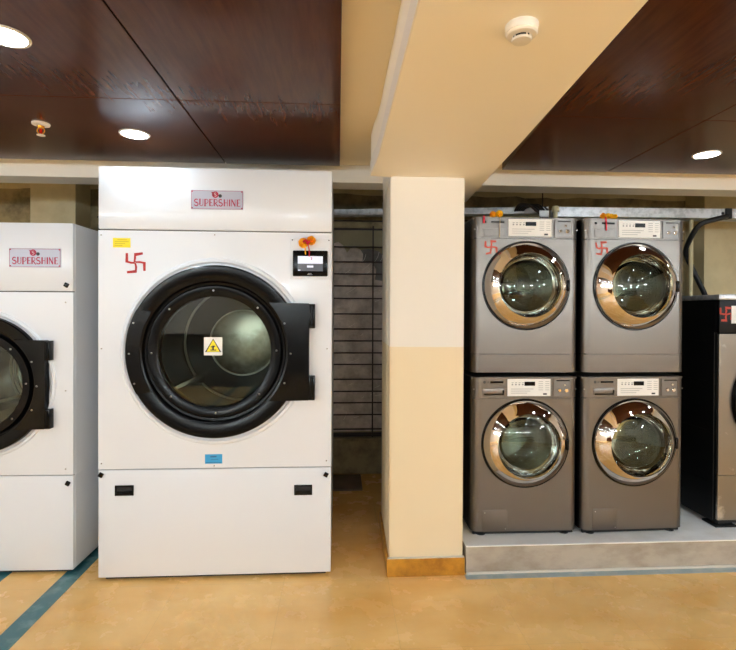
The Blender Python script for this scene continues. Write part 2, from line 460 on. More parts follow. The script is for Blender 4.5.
# ------------------------------------------------------------------ lettering (strokes on a unit-high letter)
def arc(cx, cz, rx, rz, a0, a1, n=8):
    return [(cx + rx * math.cos(math.radians(a0 + (a1 - a0) * k / n)), cz + rz * math.sin(math.radians(a0 + (a1 - a0) * k / n))) for k in range(n + 1)]
T, K = 0.075, 0.15
def S_(w=0.52): return [(arc(w / 2, 0.74, w * 0.40, 0.24, 35, 270, 10) + arc(w / 2, 0.26, w * 0.46, 0.25, 90, -165, 10), K * 0.85)]
GL = {
 'S': (0.58, S_()),
 'U': (0.60, [([(0.07, 1), (0.07, 0.3)] + arc(0.29, 0.3, 0.22, 0.28, 180, 360, 8) + [(0.51, 1)], T), ([(0.15, 1), (0.15, 0.22)], T), ([(0.0, 1), (0.2, 1)], T)]),
 'P': (0.58, [([(0.08, 0), (0.08, 1)], T), ([(0.17, 0), (0.17, 1)], T), ([(0.05, 0.98)] + arc(0.27, 0.68, 0.26, 0.30, 90, -100, 8) , T), ([(0.0, 0.0), (0.25, 0.0)], T)]),
 'E': (0.52, [([(0.08, 0), (0.08, 1)], T), ([(0.17, 0), (0.17, 1)], T), ([(0.04, 0.97), (0.46, 0.97), (0.46, 0.88)], T), ([(0.17, 0.50), (0.40, 0.50)], T), ([(0.04, 0.03), (0.48, 0.03), (0.48, 0.14)], T)]),
 'R': (0.64, [([(0.08, 0), (0.08, 1)], T), ([(0.17, 0), (0.17, 1)], T), ([(0.05, 0.98)] + arc(0.27, 0.72, 0.25, 0.26, 90, -95, 8), T), ([(0.26, 0.47), (0.42, 0.2), (0.64, -0.06)], K * 0.8)]),
 'H': (0.64, [([(0.08, 0), (0.08, 1)], T), ([(0.17, 0), (0.17, 1)], T), ([(0.52, 0), (0.52, 1)], T), ([(0.17, 0.5), (0.52, 0.5)], T)]),
 'I': (0.26, [([(0.08, 0), (0.08, 1)], T), ([(0.17, 0), (0.17, 1)], T)]),
 'N': (0.66, [([(0.08, 0), (0.08, 1)], T), ([(0.08, 1), (0.54, 0)], K), ([(0.54, 0), (0.54, 1)], T)]),
 'L': (0.5, [([(0.1, 1), (0.1, 0.06), (0.46, 0.06)], 0.16)]),
 'G': (0.62, [(arc(0.32, 0.5, 0.25, 0.44, 50, 350, 12) + [(0.57, 0.48), (0.36, 0.48)], 0.16)]),
}
def add_text(bm, text, x, z, h, y, total=None, gap=0.05):
    w = sum(GL[c][0] + gap for c in text)
    s = h if total is None else total / w
    for c in text:
        adv, strokes = GL[c]
        for pts, wd in strokes:
            add_ribbon(bm, [(x + px * s, z + pz * h) for px, pz in pts], wd * s, y, 0.0012)
        x += (adv + gap) * s

def add_disc(bm, cx, cz, r, y0, y1, n=20):
    return add_lathe(bm, [(0, y0), (r, y0), (r, y1), (0, y1)], cx, 0, cz, 'Y', n)

def screw(parent, x, y, z, r=0.006, m='screw'):
    part('screw', add_lathe(BM(), [(0, -0.004), (r * 0.7, -0.0038), (r, -0.001), (r, 0.004), (0, 0.004)], x, y, z, 'Y', 12), m, parent)

def painted_mark(parent, cx, cz, s, y, m, seed, w=0.16):
    """hand-painted auspicious mark of four hooked arms and four dots"""
    rnd = random.Random(seed); j = lambda: rnd.uniform(-0.05, 0.05) * s
    b = BM()
    W = [w * s * 0.9, w * s * 1.1, w * s, w * s * 1.2]
    P = lambda *q: [(cx + a * s + j(), cz + c * s + j()) for a, c in q]
    add_ribbon(b, P((-0.02, 0.0), (0.0, 0.25), (-0.02, 0.5), (0.48, 0.5)), W, y, 0.0008)
    add_ribbon(b, P((0.02, 0.0), (0.0, -0.25), (0.0, -0.52), (-0.48, -0.54)), W, y, 0.0008)
    add_ribbon(b, P((0.0, -0.02), (0.25, 0.0), (0.5, 0.02), (0.5, -0.5)), W, y, 0.0008)
    add_ribbon(b, P((0.0, 0.02), (-0.25, -0.02), (-0.5, 0.0), (-0.5, 0.5)), W, y, 0.0008)
    return part('painted_mark', b, m, parent, 'hand-painted red four-armed auspicious mark')

# ------------------------------------------------------------------ big white tumble dryers
def tumble_dryer(label, loc, w, d, H, z1, z2, dcx, dcz, R, drum_m, display, stickers, handles, locks, plate, hinge, rotz=0):
    t = thing('tumble_dryer', label, 'tumble dryer', loc, rotz, 'white tumble dryers')
    h = w / 2; k = R / 0.52
    part('base', bx(-h + 0.03, h - 0.03, 0.03, d - 0.03, 0.0, 0.05), 'black_matt', t, 'black recessed base')
    b = BM()                                         # sheet-metal cabinet, open at the front
    add_box(b, -h, -h + 0.02, 0.022, d, 0.022, H, 0.003, 1); add_box(b, h - 0.02, h, 0.022, d, 0.022, H, 0.003, 1)
    add_box(b, -h + 0.02, h - 0.02, d - 0.02, d, 0.022, H); add_box(b, -h + 0.02, h - 0.02, 0.022, d - 0.02, H - 0.02, H)
    add_box(b, -h + 0.02, h - 0.02, 0.022, d - 0.02, 0.05, 0.07)
    part('cabinet', b, 'white', t)
    for z in (z1, (z1 + z2) / 2 + 0.05, z2):         # pressed joints along the sides
        for s in (-1, 1):
            part('side_seam', bx(s * h - 0.001, s * h + 0.0016, 0.03, d - 0.02, z - 0.004, z + 0.001), 'white', t)
    part('lower_panel', bx(-h, h, 0, 0.022, 0.022, z1 - 0.003, 0.004), 'white', t)
    part('header_panel', bx(-h, h, -0.002, 0.022, z2 + 0.003, H, 0.006), 'white', t)
    rh = R * 0.86
    part('front_panel', add_plate_hole(BM(), -h, h, z1 + 0.003, z2 - 0.003, dcx, dcz, rh, 0, 0.022), 'white', t)
    part('shadow_gap', bx(-h + 0.004, h - 0.004, 0.015, 0.03, z1 - 0.006, z1 + 0.006), 'black_matt', t)
    part('shadow_gap', bx(-h + 0.004, h - 0.004, 0.015, 0.03, z2 - 0.006, z2 + 0.006), 'black_matt', t)
    part('door_surround', add_lathe(BM(), [(R * 0.87, 0.0), (R * 1.02, -0.002), (R * 1.04, -0.012), (R * 1.07, -0.010), (R * 1.085, 0.0)], dcx, 0, dcz), 'white', t)
    # drum
    rd = 0.455 * k; yd = 0.85
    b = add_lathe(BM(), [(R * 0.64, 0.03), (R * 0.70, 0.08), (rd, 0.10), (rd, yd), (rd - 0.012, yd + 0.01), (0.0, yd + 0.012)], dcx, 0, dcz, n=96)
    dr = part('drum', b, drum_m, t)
    for a in (100, 220, 340):
        ca, sa = math.cos(math.radians(a)), math.sin(math.radians(a))
        b = BM(); q = [(rd - 0.001, -0.05), (rd - 0.07 * k, -0.012), (rd - 0.07 * k, 0.012), (rd - 0.001, 0.05)]
        pts = [(dcx + r * ca - v * sa, dcz + r * sa + v * ca) for r, v in q]
        add_prism(b, pts, 0.14, yd); part('lifter', b, 'steel', dr)
    part('end_ring', add_lathe(BM(), [(rd - 0.004, yd - 0.012), (rd - 0.016, yd - 0.016), (rd - 0.020, yd - 0.002)], dcx, 0, dcz, n=96), 'ring', dr)
    part('end_disc', add_lathe(BM(), [(0, yd - 0.012), (0.22 * k, yd - 0.010), (0.242 * k, yd - 0.005), (0.25 * k, yd + 0.005)], dcx, 0, dcz, n=64), 'disc', dr)
    part('end_disc_rim', add_lathe(BM(), [(0.246 * k, yd), (0.246 * k, yd - 0.018), (0.256 * k, yd - 0.018), (0.258 * k, yd)], dcx, 0, dcz, n=64), 'ring', dr)
    # black door with stepped ring
    b = add_lathe(BM(), [(R * 0.86, 0.0), (R * 0.985, 0.0), (R, -0.010), (R * 0.995, -0.034), (R * 0.98, -0.040), (R * 0.84, -0.040), (R * 0.815, -0.034),
                         (R * 0.80, -0.012), (R * 0.775, -0.010), (R * 0.765, -0.026), (R * 0.752, -0.034), (R * 0.66, -0.034), (R * 0.645, -0.029), (R * 0.635, -0.010), (R * 0.66, 0.0)], dcx, 0, dcz, n=128, closed=True)
    dm = part('door', b, 'black', t, 'round black door')
    # hinge plate on the right
    hw, hz, kw = hinge
    xin = 0.40 * k; xin2 = 0.385 * k
    pts = [(dcx + xin, dcz - hz), (dcx + hw - 0.004, dcz - hz), (dcx + hw, dcz - hz + 0.004), (dcx + hw, dcz + hz - 0.004), (dcx + hw - 0.004, dcz + hz), (dcx + xin, dcz + hz)]
    # inner side follows the ring
    a0 = math.asin(min(0.99, hz / (R * 0.83)))
    pts = [p for p in pts[1:5]] + [(dcx + R * 0.84 * math.cos(a0 - 2 * a0 * q / 14), dcz + R * 0.84 * math.sin(a0 - 2 * a0 * q / 14)) for q in range(15)]
    part('hinge_plate', add_prism(BM(), pts, -0.046, -0.002), 'black', dm)
    for s in (-1, 1):
        z = dcz + s * (hz - 0.075 * k)
        part('hinge_knuckle', bx(dcx + hw - 0.002, dcx + hw + kw, -0.044, -0.0, z - 0.075 * k, z + 0.072 * k, 0.003), 'black', dm)
        part('hinge_pin', add_lathe(BM(), [(0, -0.06 * k), (0.008, -0.06 * k), (0.008, 0.06 * k), (0, 0.06 * k)], dcx + hw + kw * 0.45, -0.046, z, 'Z', 12), 'black', dm)
    # grip plate on the left, following the ring
    a1 = math.radians(150 if True else 0)
    pts = [(dcx + R * 0.992 * math.cos(math.radians(151 + 58 * q / 16)), dcz + R * 0.992 * math.sin(math.radians(151 + 58 * q / 16))) for q in range(17)]
    a = math.radians(29); xr = dcx - R * 0.57; pts2 = [(xr, dcz - R * 0.48), (xr, dcz + R * 0.48)]
    bb = [(dcx - math.sqrt((R * 0.84) ** 2 - (v * R) ** 2), dcz + v * R) for v in (-0.46, -0.3, -0.15, 0, 0.15, 0.3, 0.46)]
    part('grip_plate', add_prism(BM(), pts + bb, -0.045, -0.038), 'black', dm)
    part('door_glass', add_lathe(BM(), [(0, -0.024), (R * 0.64, -0.022), (R * 0.64, -0.016), (0, -0.018)], dcx, 0, dcz, n=64), 'glass', dm)
    for q in range(8):
        an = PI / 4 * q + 0.02
        screw(dm, dcx + R * 0.705 * math.cos(an), -0.035, dcz + R * 0.705 * math.sin(an), 0.0055)
    for x, z in ((-0.90, 0.33), (-0.95, -0.02), (-0.89, -0.36), (0.80, 0.33), (0.87, -0.02), (0.80, -0.36)):
        screw(dm, dcx + R * x, -0.046, dcz + R * z, 0.0055)
    # nameplate
    x0, x1, za, zb = plate
    np_ = part('nameplate', bx(x0, x1, -0.007, 0.0, za, zb, 0.0015, 1), 'plate', t, 'silver nameplate with red lettering')
    ph = zb - za; pw = x1 - x0
    b = BM(); add_text(b, 'SUPERSHINE', x0 + pw * 0.065, za + ph * 0.17, ph * 0.36, -0.0082, pw * 0.89); part('lettering', b, 'magenta', np_)
    b = BM(); bd = 0.0022
    part('border', add_plate_frame(x0 + 0.003, x1 - 0.003, za + 0.003, zb - 0.003, 0.0016, -0.0078), 'magenta', np_)
    ex, ez = (x0 + x1) / 2 - 0.004, za + ph * 0.76
    b = BM(); add_disc(b, ex - 0.006, ez + 0.001, ph * 0.17, -0.0082, -0.007)
    add_prism(b, [(ex - 0.03, ez + 0.016), (ex - 0.012, ez + 0.016), (ex - 0.014, ez - 0.01)], -0.0082, -0.007)
    part('emblem', b, 'magenta', np_)
    b = BM(); add_disc(b, ex + 0.022, ez - 0.006, ph * 0.10, -0.0082, -0.007, 6)
    part('emblem_leaf', b, 'darktext', np_)
    b = BM(); add_ribbon(b, arc(ex - 0.006, ez + 0.006, 0.006, 0.005, 40, 270, 6) + arc(ex - 0.006, ez - 0.004, 0.006, 0.005, 90, -140, 6), 0.0014, -0.0088)
    part('emblem_letter', b, 'paper', np_)
    for x in (x0 + 0.008, x1 - 0.008):
        for z in (za + 0.008, zb - 0.008): screw(np_, x, -0.007, z, 0.004, 'magenta')
    # finger latches
    for x, z in handles:
        hb = part('latch_handle', add_plate_frame(x - 0.053, x + 0.053, z - 0.030, z + 0.030, 0.009, -0.006, 0.008), 'black', t, 'black recessed latch handle')
        part('latch_recess', bx(x - 0.045, x + 0.045, -0.001, 0.004, z - 0.022, z + 0.022), 'black_matt', hb)
        part('latch_lever', bx(x - 0.042, x + 0.042, -0.005, 0.0, z - 0.022, z - 0.002, 0.002), 'black', hb)
    for x, z in locks:
        b = BM(); add_box(b, -0.013, 0.013, -0.012, 0.0, -0.013, 0.013, 0.003)
        bmesh.ops.rotate(b, verts=b.verts[:], cent=(0, 0, 0), matrix=Matrix.Rotation(0.5, 3, 'Y')); bmesh.ops.translate(b, verts=b.verts[:], vec=(x, 0, z))
        part('lock_knob', b, 'black', t)
    return t, dm

def add_plate_frame(x0, x1, z0, z1, wd, y, th=0.001):
    b = BM()
    add_box(b, x0, x1, y, y + th, z0, z0 + wd); add_box(b, x0, x1, y, y + th, z1 - wd, z1)
    add_box(b, x0, x0 + wd, y, y + th, z0 + wd, z1 - wd); add_box(b, x1 - wd, x1, y, y + th, z0 + wd, z1 - wd)
    return b

# the tall dryer; local x = world x + 0.714
DX = -0.714; DY = 2.993
L1 = lambda x: x - DX
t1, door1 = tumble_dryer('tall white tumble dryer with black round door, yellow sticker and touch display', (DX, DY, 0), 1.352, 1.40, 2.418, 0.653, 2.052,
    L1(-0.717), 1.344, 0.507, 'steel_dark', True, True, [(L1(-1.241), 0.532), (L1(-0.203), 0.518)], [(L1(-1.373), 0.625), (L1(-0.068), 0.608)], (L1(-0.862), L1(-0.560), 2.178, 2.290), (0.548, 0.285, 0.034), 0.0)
# control display
cp = part('control_plate', bx(L1(-0.284), L1(-0.045), -0.006, 0.0, 1.775, 2.018, 0.002, 1), 'white', t1, 'white plate carrying the touch display')
part('display_bezel', bx(L1(-0.268), L1(-0.062), -0.022, -0.006, 1.790, 1.942, 0.006), 'black', cp, 'black display frame')
part('display_screen', bx(L1(-0.238), L1(-0.091), -0.0232, -0.021, 1.864, 1.908), 'screen_w', cp, 'lit white half of the screen')
part('display_screen', bx(L1(-0.238), L1(-0.091), -0.0232, -0.021, 1.820, 1.864), 'screen_g', cp, 'dark grey half of the screen')
part('screen_button', bx(L1(-0.184), L1(-0.147), -0.0238, -0.023, 1.841, 1.853), 'screen_w', cp)
part('screen_button', bx(L1(-0.236), L1(-0.222), -0.0238, -0.023, 1.822, 1.828), 'screen_w', cp)
b = BM(); add_ribbon(b, [(L1(-0.178), 1.806), (L1(-0.157), 1.806)], 0.004, -0.0232); add_ribbon(b, [(L1(-0.183), 1.799), (L1(-0.152), 1.799)], 0.003, -0.0232)
part('bezel_print', b, 'greytext', cp)
b = BM(); add_ribbon(b, [(L1(-0.163), 1.901), (L1(-0.155), 1.897), (L1(-0.16), 1.889), (L1(-0.153), 1.886)], 0.003, -0.0242); part('red_smear', b, 'red', cp)
for x in (-0.272, -0.056): screw(cp, L1(x), -0.007, 2.005, 0.004, 'black')
# stickers and paint
st = part('yellow_sticker', bx(L1(-1.307), L1(-1.208), -0.0015, 0.0, 1.949, 2.004), 'yellow', t1, 'yellow sticker')
b = BM()
for i, (a, c) in enumerate(((0.25, 0.8), (0.1, 0.9), (0.1, 0.7), (0.1, 0.55))): add_ribbon(b, [(L1(-1.307 + 0.099 * a), 1.994 - 0.011 * i), (L1(-1.307 + 0.099 * c), 1.994 - 0.011 * i)], 0.0025, -0.0022, 0.0006)
part('sticker_print', b, 'yellow_dk', st)
st = part('blue_sticker', bx(L1(-0.779), L1(-0.679), -0.0015, 0.0, 0.682, 0.737), 'blue', t1, 'blue sticker')
b = BM(); add_ribbon(b, [(L1(-0.748), 0.723), (L1(-0.712), 0.723)], 0.008, -0.0022, 0.0006)
add_ribbon(b, [(L1(-0.745), 0.707), (L1(-0.702), 0.707)], 0.003, -0.0022, 0.0006); add_ribbon(b, [(L1(-0.775), 0.689), (L1(-0.685), 0.689)], 0.003, -0.0022, 0.0006)
part('sticker_print', b, 'blue_dk', st)
painted_mark(t1, L1(-1.181), 1.863, 0.100, -0.0012, 'red', 3, 0.11)
for x, z in ((-1.374, 2.02), (-0.726, 2.03), (-0.726, 0.668), (-1.372, 0.69), (-0.066, 0.69), (-1.372, 1.36), (-0.064, 1.36)): screw(t1, L1(x), -0.001, z, 0.0045)
# warning sticker on the glass
wx, wz = L1(-0.727), 1.376
ws = part('warning_sticker', bx(wx - 0.053, wx + 0.053, -0.0256, -0.0245, wz - 0.053, wz + 0.053), 'paper', door1, 'white square sticker with yellow warning triangle')
# sub-parts stop at this depth, so the triangle is its own sticker layer on the door
TR = lambda s: [(wx - 0.047 * s, wz - 0.034 + (1 - s) * 0.0105), (wx + 0.047 * s, wz - 0.034 + (1 - s) * 0.0105), (wx, wz + 0.045 - (1 - s) * 0.034)]
part('warning_border', add_prism(BM(), TR(1.0), -0.0262, -0.0254), 'darktext', door1)
part('warning_triangle', add_prism(BM(), TR(0.80), -0.0268, -0.0258), 'yellow', door1)
b = BM(); add_ribbon(b, [(wx - 0.014, wz - 0.004), (wx + 0.004, wz - 0.002), (wx + 0.012, wz + 0.002)], 0.006, -0.0274)
add_ribbon(b, [(wx + 0.0, wz + 0.004), (wx, wz - 0.02)], 0.009, -0.0274); add_ribbon(b, [(wx - 0.016, wz - 0.022), (wx + 0.018, wz - 0.022)], 0.006, -0.0274)
part('warning_pictogram', b, 'darktext', door1)

# the shorter dryer at the left edge of the picture
D2X = -2.127; D2Y = 3.106
t2, door2 = tumble_dryer('shorter white tumble dryer at left edge beside the tall one', (D2X, D2Y, 0), 1.088, 1.25, 2.104, 0.592, 1.693,
    0.0, 1.142, 0.412, 'steel', False, False, [(-0.42, 0.50), (0.30 - 0.72, 0.5)][:1], [(-1.62 - D2X, 1.733), (-1.612 - D2X, 0.545)], (-1.953 - D2X, -1.652 - D2X, 1.838, 1.950), (0.404, 0.262, 0.027), math.radians(-1.2))
for z in (1.63, 1.10, 0.63): screw(t2, 0.50, -0.001, z, 0.0045)

# ------------------------------------------------------------------ stacked silver washers
WW, WH, WD = 0.678, 1.004, 0.66
def washing_machine(label, loc, rotz, upper, mark_seed, mark=True):
    t = thing('washing_machine', label, 'washing machine', loc, rotz, 'stacked silver washing machines')
    h = WW / 2; rc = 0.045; zf = 0.028
    ctop, cbot = WH - 0.002, WH - 0.132       # control panel band
    kick = 0.142 if upper else zf
    dcz = 0.586 if not upper else 0.574; R = 0.272
    # side, back and bottom sheets
    b = BM()
    add_box(b, -h, -h + 0.015, rc, WD, zf, WH - 0.004); add_box(b, h - 0.015, h, rc, WD, zf, WH - 0.004)
    add_box(b, -h + 0.015, h - 0.015, WD - 0.015, WD, zf, WH - 0.004); add_box(b, -h + 0.015, h - 0.015, rc, WD - 0.015, zf, zf + 0.015)
    part('cabinet', b, 'blackside', t, 'black cabinet sides')
    part('top_panel', bx(-h, h, 0.02, WD, WH - 0.016, WH, 0.004), 'silver', t)
    def skin(z0, z1, hole=None):
        b = BM(); n = 6
        if hole: add_plate_hole(b, -h + rc, h - rc, z0, z1, 0, hole[0], hole[1], 0, 0.014)
        else: add_box(b, -h + rc, h - rc, 0, 0.014, z0, z1)
        for s in (-1, 1):
            o = [(s * (h - rc + rc * math.sin(PI / 2 * q / n)), rc - rc * math.cos(PI / 2 * q / n)) for q in range(n + 1)]
            o += [(s * (h - 0.012), rc + 0.03), (s * h, rc + 0.03)][::-1]
            i = [(s * (h - rc), 0.014)]
            add_prism(b, o + i, z0, z1, 'XY')
        return b
    part('front_panel', skin(kick + 0.003, cbot - 0.003, (dcz, R * 0.97)), 'silver', t)
    if upper: part('toe_panel', skin(zf, kick), 'silver', t)
    part('control_panel', skin(cbot, ctop), 'silver', t)
    part('seam', bx(-h + 0.01, h - 0.01, 0.008, 0.03, cbot - 0.005, cbot + 0.002), 'black_matt', t)
    if upper: part('seam', bx(-h + 0.01, h - 0.01, 0.008, 0.03, kick - 0.002, kick + 0.005), 'black_matt', t)
    # control label
    cz = (ctop + cbot) / 2
    lb = part('control_label', bx(-0.116, 0.160, -0.004, 0.0, cbot + 0.012, ctop - 0.010, 0.0012, 1), 'paper', t, 'white control label')
    part('display', bx(-0.008, 0.060, -0.0052, -0.003, cz + 0.012, cz + 0.038), 'black', lb, 'black display window')
    b = BM()
    for i in range(4):
        add_ribbon(b, [(-0.09 + i * 0.022, cz + 0.032), (-0.077 + i * 0.022, cz + 0.032)], 0.003, -0.0044, 0.0006)
        add_ribbon(b, [(-0.09 + i * 0.022, cz + 0.020), (-0.080 + i * 0.022, cz + 0.020)], 0.009, -0.0044, 0.0006)
    for i in range(3): add_ribbon(b, [(-0.095, cz - 0.008 - 0.013 * i), (0.05 - 0.02 * i, cz - 0.008 - 0.013 * i)], 0.0025, -0.0044, 0.0006)
    for i in range(5): add_ribbon(b, [(0.082, cz + 0.038 - 0.013 * i), (0.112, cz + 0.038 - 0.013 * i)], 0.0025, -0.0044, 0.0006)
    for i in range(5): add_ribbon(b, [(0.125, cz + 0.038 - 0.013 * i), (0.152, cz + 0.038 - 0.013 * i)], 0.0025, -0.0044, 0.0006)
    part('label_print', b, 'greytext', lb)
    b = BM(); add_ribbon(b, [(0.112, cz - 0.040), (0.136, cz - 0.040)], 0.010, -0.0044, 0.0006); part('label_badge', b, 'darktext', lb)
    # coin panel with three buttons
    cpn = part('coin_panel', bx(0.178, 0.290, -0.003, 0.0, cbot + 0.010, ctop - 0.010, 0.002, 1), 'silver_dark', t)
    part('panel_rim', add_plate_frame(0.178, 0.290, cbot + 0.010, ctop - 0.010, 0.004, -0.006, 0.003), 'silver', cpn)
    part('coin_slot', bx(0.198, 0.282, -0.0045, -0.002, ctop - 0.024, ctop - 0.018), 'black', cpn)
    for x, z, r in ((0.218, cz - 0.018, 0.011), (0.262, cz - 0.018, 0.013), (0.250, cz + 0.016, 0.008)):
        part('button', add_lathe(BM(), [(0, -0.010), (r * 0.8, -0.010), (r, -0.007), (r, -0.002), (0, -0.002)], x, 0, z, 'Y', 20), 'chrome', cpn)
    # left of the control panel: slots, badge, drawer
    part('vent_slot', bx(-0.225, -0.142, -0.002, 0.002, ctop - 0.036, ctop - 0.024), 'black', t)
    if not upper:
        dw = part('detergent_drawer', bx(-0.272, -0.134, -0.006, 0.002, cbot + 0.016, cbot + 0.062, 0.003), 'silver', t)
        part('drawer_grip', bx(-0.266, -0.140, -0.0075, -0.004, cbot + 0.020, cbot + 0.029), 'black', dw)
        part('drawer_lock', bx(-0.148, -0.139, -0.0075, -0.004, cbot + 0.030, cbot + 0.050), 'black', dw)
    else:
        part('vent_slot', bx(-0.272, -0.258, -0.002, 0.002, ctop - 0.036, ctop - 0.024), 'black', t)
        part('lock_panel', bx(-0.272, -0.134, -0.002, 0.001, cbot + 0.012, cbot + 0.060, 0.001, 1), 'silver', t)
    if not upper:
        b = BM(); add_disc(b, -0.262, ctop - 0.030, 0.009, -0.0015, 0.001); part('logo_disc', b, 'darktext', t)
        b = BM(); add_text(b, 'LG', -0.248, ctop - 0.036, 0.012, -0.0015); part('logo_letters', b, 'darktext', t)
    for s in (-1, 1): screw(t, s * (h - 0.012), 0.010, cz - 0.01, 0.005)
    # door
    part('door_gasket', add_lathe(BM(), [(R * 0.90, 0.006), (R * 1.0, -0.010), (R * 1.025, -0.010), (R * 1.035, 0.0), (R * 0.97, 0.012)], 0, 0, dcz, n=96), 'black', t)
    prof = [(R * 0.722, -0.030), (R * 0.726, -0.078), (R * 0.731, -0.081), (R * 0.737, -0.080)]
    for q in range(13):                                # convex, sloping chrome ring
        u = q / 12
        prof.append((R * (0.745 + 0.245 * u), -0.078 + 0.032 * u + 0.028 * u * u))
    prof += [(R * 0.998, -0.010), (R * 0.990, 0.0)]
    dm = part('door', add_lathe(BM(), prof, 0, 0, dcz, n=128), 'chrome', t, 'chrome door ring')
    g = []
    for q in range(11):                                # domed outer glass
        a = q / 10
        g.append((R * 0.725 * a, -0.098 + 0.045 * a * a))
    part('door_glass', add_lathe(BM(), g, 0, 0, dcz, n=96), 'glass_dark', dm)
    bw = []
    for q in range(9):                                 # inner glass bowl reaching into the drum
        a = q / 8
        bw.append((R * 0.70 * math.sqrt(1 - a ** 3) if a < 1 else 0.0, -0.03 + 0.13 * a))
    part('glass_bowl', add_lathe(BM(), bw, 0, 0, dcz, n=72), 'glass_dark', dm)
    part('door_grip', bx(R * 0.90, R * 0.965, -0.052, -0.02, dcz - 0.035, dcz + 0.035, 0.006), 'black', dm)
    # drum with lifters and hub
    rd = 0.262
    dr = part('drum', add_lathe(BM(), [(R * 0.80, 0.05), (R * 0.84, 0.09), (rd, 0.11), (rd, 0.50), (rd - 0.02, 0.53), (0.10, 0.515), (0.0, 0.50)], 0, 0, dcz, n=96), 'steel', t)
    for k in range(3):
        a = math.radians(30 + 120 * k + (25 if upper else 0)); ca, sa = math.cos(a), math.sin(a)
        q = [(rd - 0.001, -0.045), (rd - 0.06, -0.012), (rd - 0.06, 0.012), (rd - 0.001, 0.045)]
        part('lifter', add_prism(BM(), [(r * ca - v * sa, dcz + r * sa + v * ca) for r, v in q], 0.14, 0.52), 'steel', dr)
    for k in range(3):                                 # raised spokes of the drum back
        a = math.radians(90 + 120 * k + (10 if upper else 40)); ca, sa = math.cos(a), math.sin(a)
        q = [(0.05, -0.03), (rd - 0.03, -0.05), (rd - 0.03, 0.05), (0.05, 0.03)]
        part('drum_spoke', add_prism(BM(), [(r * ca - v * sa, dcz + r * sa + v * ca) for r, v in q], 0.488, 0.52), 'chrome', dr)
    part('drum_hub', add_lathe(BM(), [(0, 0.455), (0.05, 0.462), (0.065, 0.48), (0.07, 0.51)], 0, 0, dcz, n=40), 'chrome', dr)
    b = BM()                                           # perforation rows
    for ring in range(5):
        for k in range(30):
            a = 2 * PI * (k + 0.5 * (ring % 2)) / 30; y = 0.17 + ring * 0.07
            c = Vector(((rd - 0.002) * math.cos(a), y, dcz + (rd - 0.002) * math.sin(a)))
            u = Vector((-math.sin(a), 0, math.cos(a))) * 0.006; v = Vector((0, 0.006, 0))
            b.faces.new([b.verts.new(c + s1 * u + s2 * v) for s1, s2 in ((-1, 0), (0, -1), (1, 0), (0, 1))])
    pf = part('drum_perforations', b, 'black_matt', dr); pf['kind'] = 'stuff'
    # lower details
    if not upper:
        fl = part('service_flap', bx(-0.272, -0.112, -0.003, 0.004, zf + 0.008, zf + 0.140, 0.003), 'silver', t)
        for x, z in ((-0.256, zf + 0.122), (-0.124, zf + 0.02)): screw(fl, x, -0.003, z, 0.0035)
        for x in (-0.27, 0.27):
            for y in (0.05, WD - 0.06):
                part('foot', add_lathe(BM(), [(0, 0.0), (0.032, 0.0), (0.032, 0.010), (0.014, 0.016), (0.014, zf + 0.01), (0, zf + 0.01)], x, y, 0, 'Z', 20), 'black_matt', t)
        part('shadow_strip', bx(-h + 0.015, h - 0.015, 0.03, 0.045, 0.004, zf + 0.004), 'black_matt', t)  # black strip standing in for the shadow under the machine
    if mark: painted_mark(t, -0.225, cbot - 0.058, 0.072, -0.0012, 'orange_red', mark_seed, 0.12)
    return t

ZP = 0.171
A1 = (1.181, 3.083, math.radians(-0.5)); A2 = (1.888, 3.076, math.radians(1.2))
for (x, y, rz), nm, other, sd in ((A1, 'left', 'beside the cream column', 11), (A2, 'right', 'beside the black machine', 12)):
    washing_machine('lower silver washer of the stack %s, on the concrete plinth' % other, (x, y, ZP), rz, False, sd, mark=False)
    washing_machine('upper silver washer of the stack %s, with red mark and marigolds' % other, (x, y, ZP + WH + 0.001), rz, True, sd)

# ------------------------------------------------------------------ black and stainless washer-extractor at the right edge
t = thing('washer_extractor', 'large black-sided washer-extractor with stainless front at right edge of the plinth', 'washing machine', (2.945, 3.125, ZP), 0)
w, d, H = 0.92, 0.95, 1.535; h = w / 2; z0 = 0.045
b = BM()
add_box(b, -h, -h + 0.02, 0.03, d, z0, H - 0.035); add_box(b, h - 0.02, h, 0.03, d, z0, H - 0.035)
add_box(b, -h + 0.02, h - 0.02, d - 0.02, d, z0, H - 0.035); add_box(b, -h + 0.02, h - 0.02, 0.03, d - 0.02, z0, z0 + 0.05)
part('cabinet', b, 'blackside', t, 'black cabinet sides')
for z in (0.28, 0.62, 0.95, 1.22):
    part('side_rib', bx(-h - 0.0025, -h, 0.10, d - 0.08, z, z + 0.006), 'blackside', t)
part('corner_strip', bx(-h - 0.002, -h + 0.012, 0.034, 0.037, z0, H - 0.25), 'silver_dark', t)
part('lid', bx(-h, h, 0.0, d, H - 0.035, H, 0.004), 'galv', t, 'bright steel top')
part('control_band', bx(-h + 0.004, h - 0.004, 0.0, 0.03, H - 0.255, H - 0.036, 0.003), 'blackside', t)
cl = part('control_label', bx(-h + 0.085, 0.25, -0.004, 0.0, H - 0.19, H - 0.075), 'paper', t, 'white control label')
part('display', bx(-0.1, 0.05, -0.006, -0.003, H - 0.15, H - 0.10), 'black', cl)
painted_mark(t, -h + 0.05, H - 0.128, 0.075, -0.0012, 'orange_red', 21, 0.13)
part('front_panel', add_plate_hole(BM(), -h + 0.004, h - 0.004, 0.35, H - 0.26, 0.0, 0.84, 0.345, 0, 0.02), 'stainless', t, 'scuffed stainless front')
part('lower_panel', bx(-h + 0.004, h - 0.004, 0, 0.02, z0 + 0.008, 0.347, 0.002, 1), 'stainless', t)
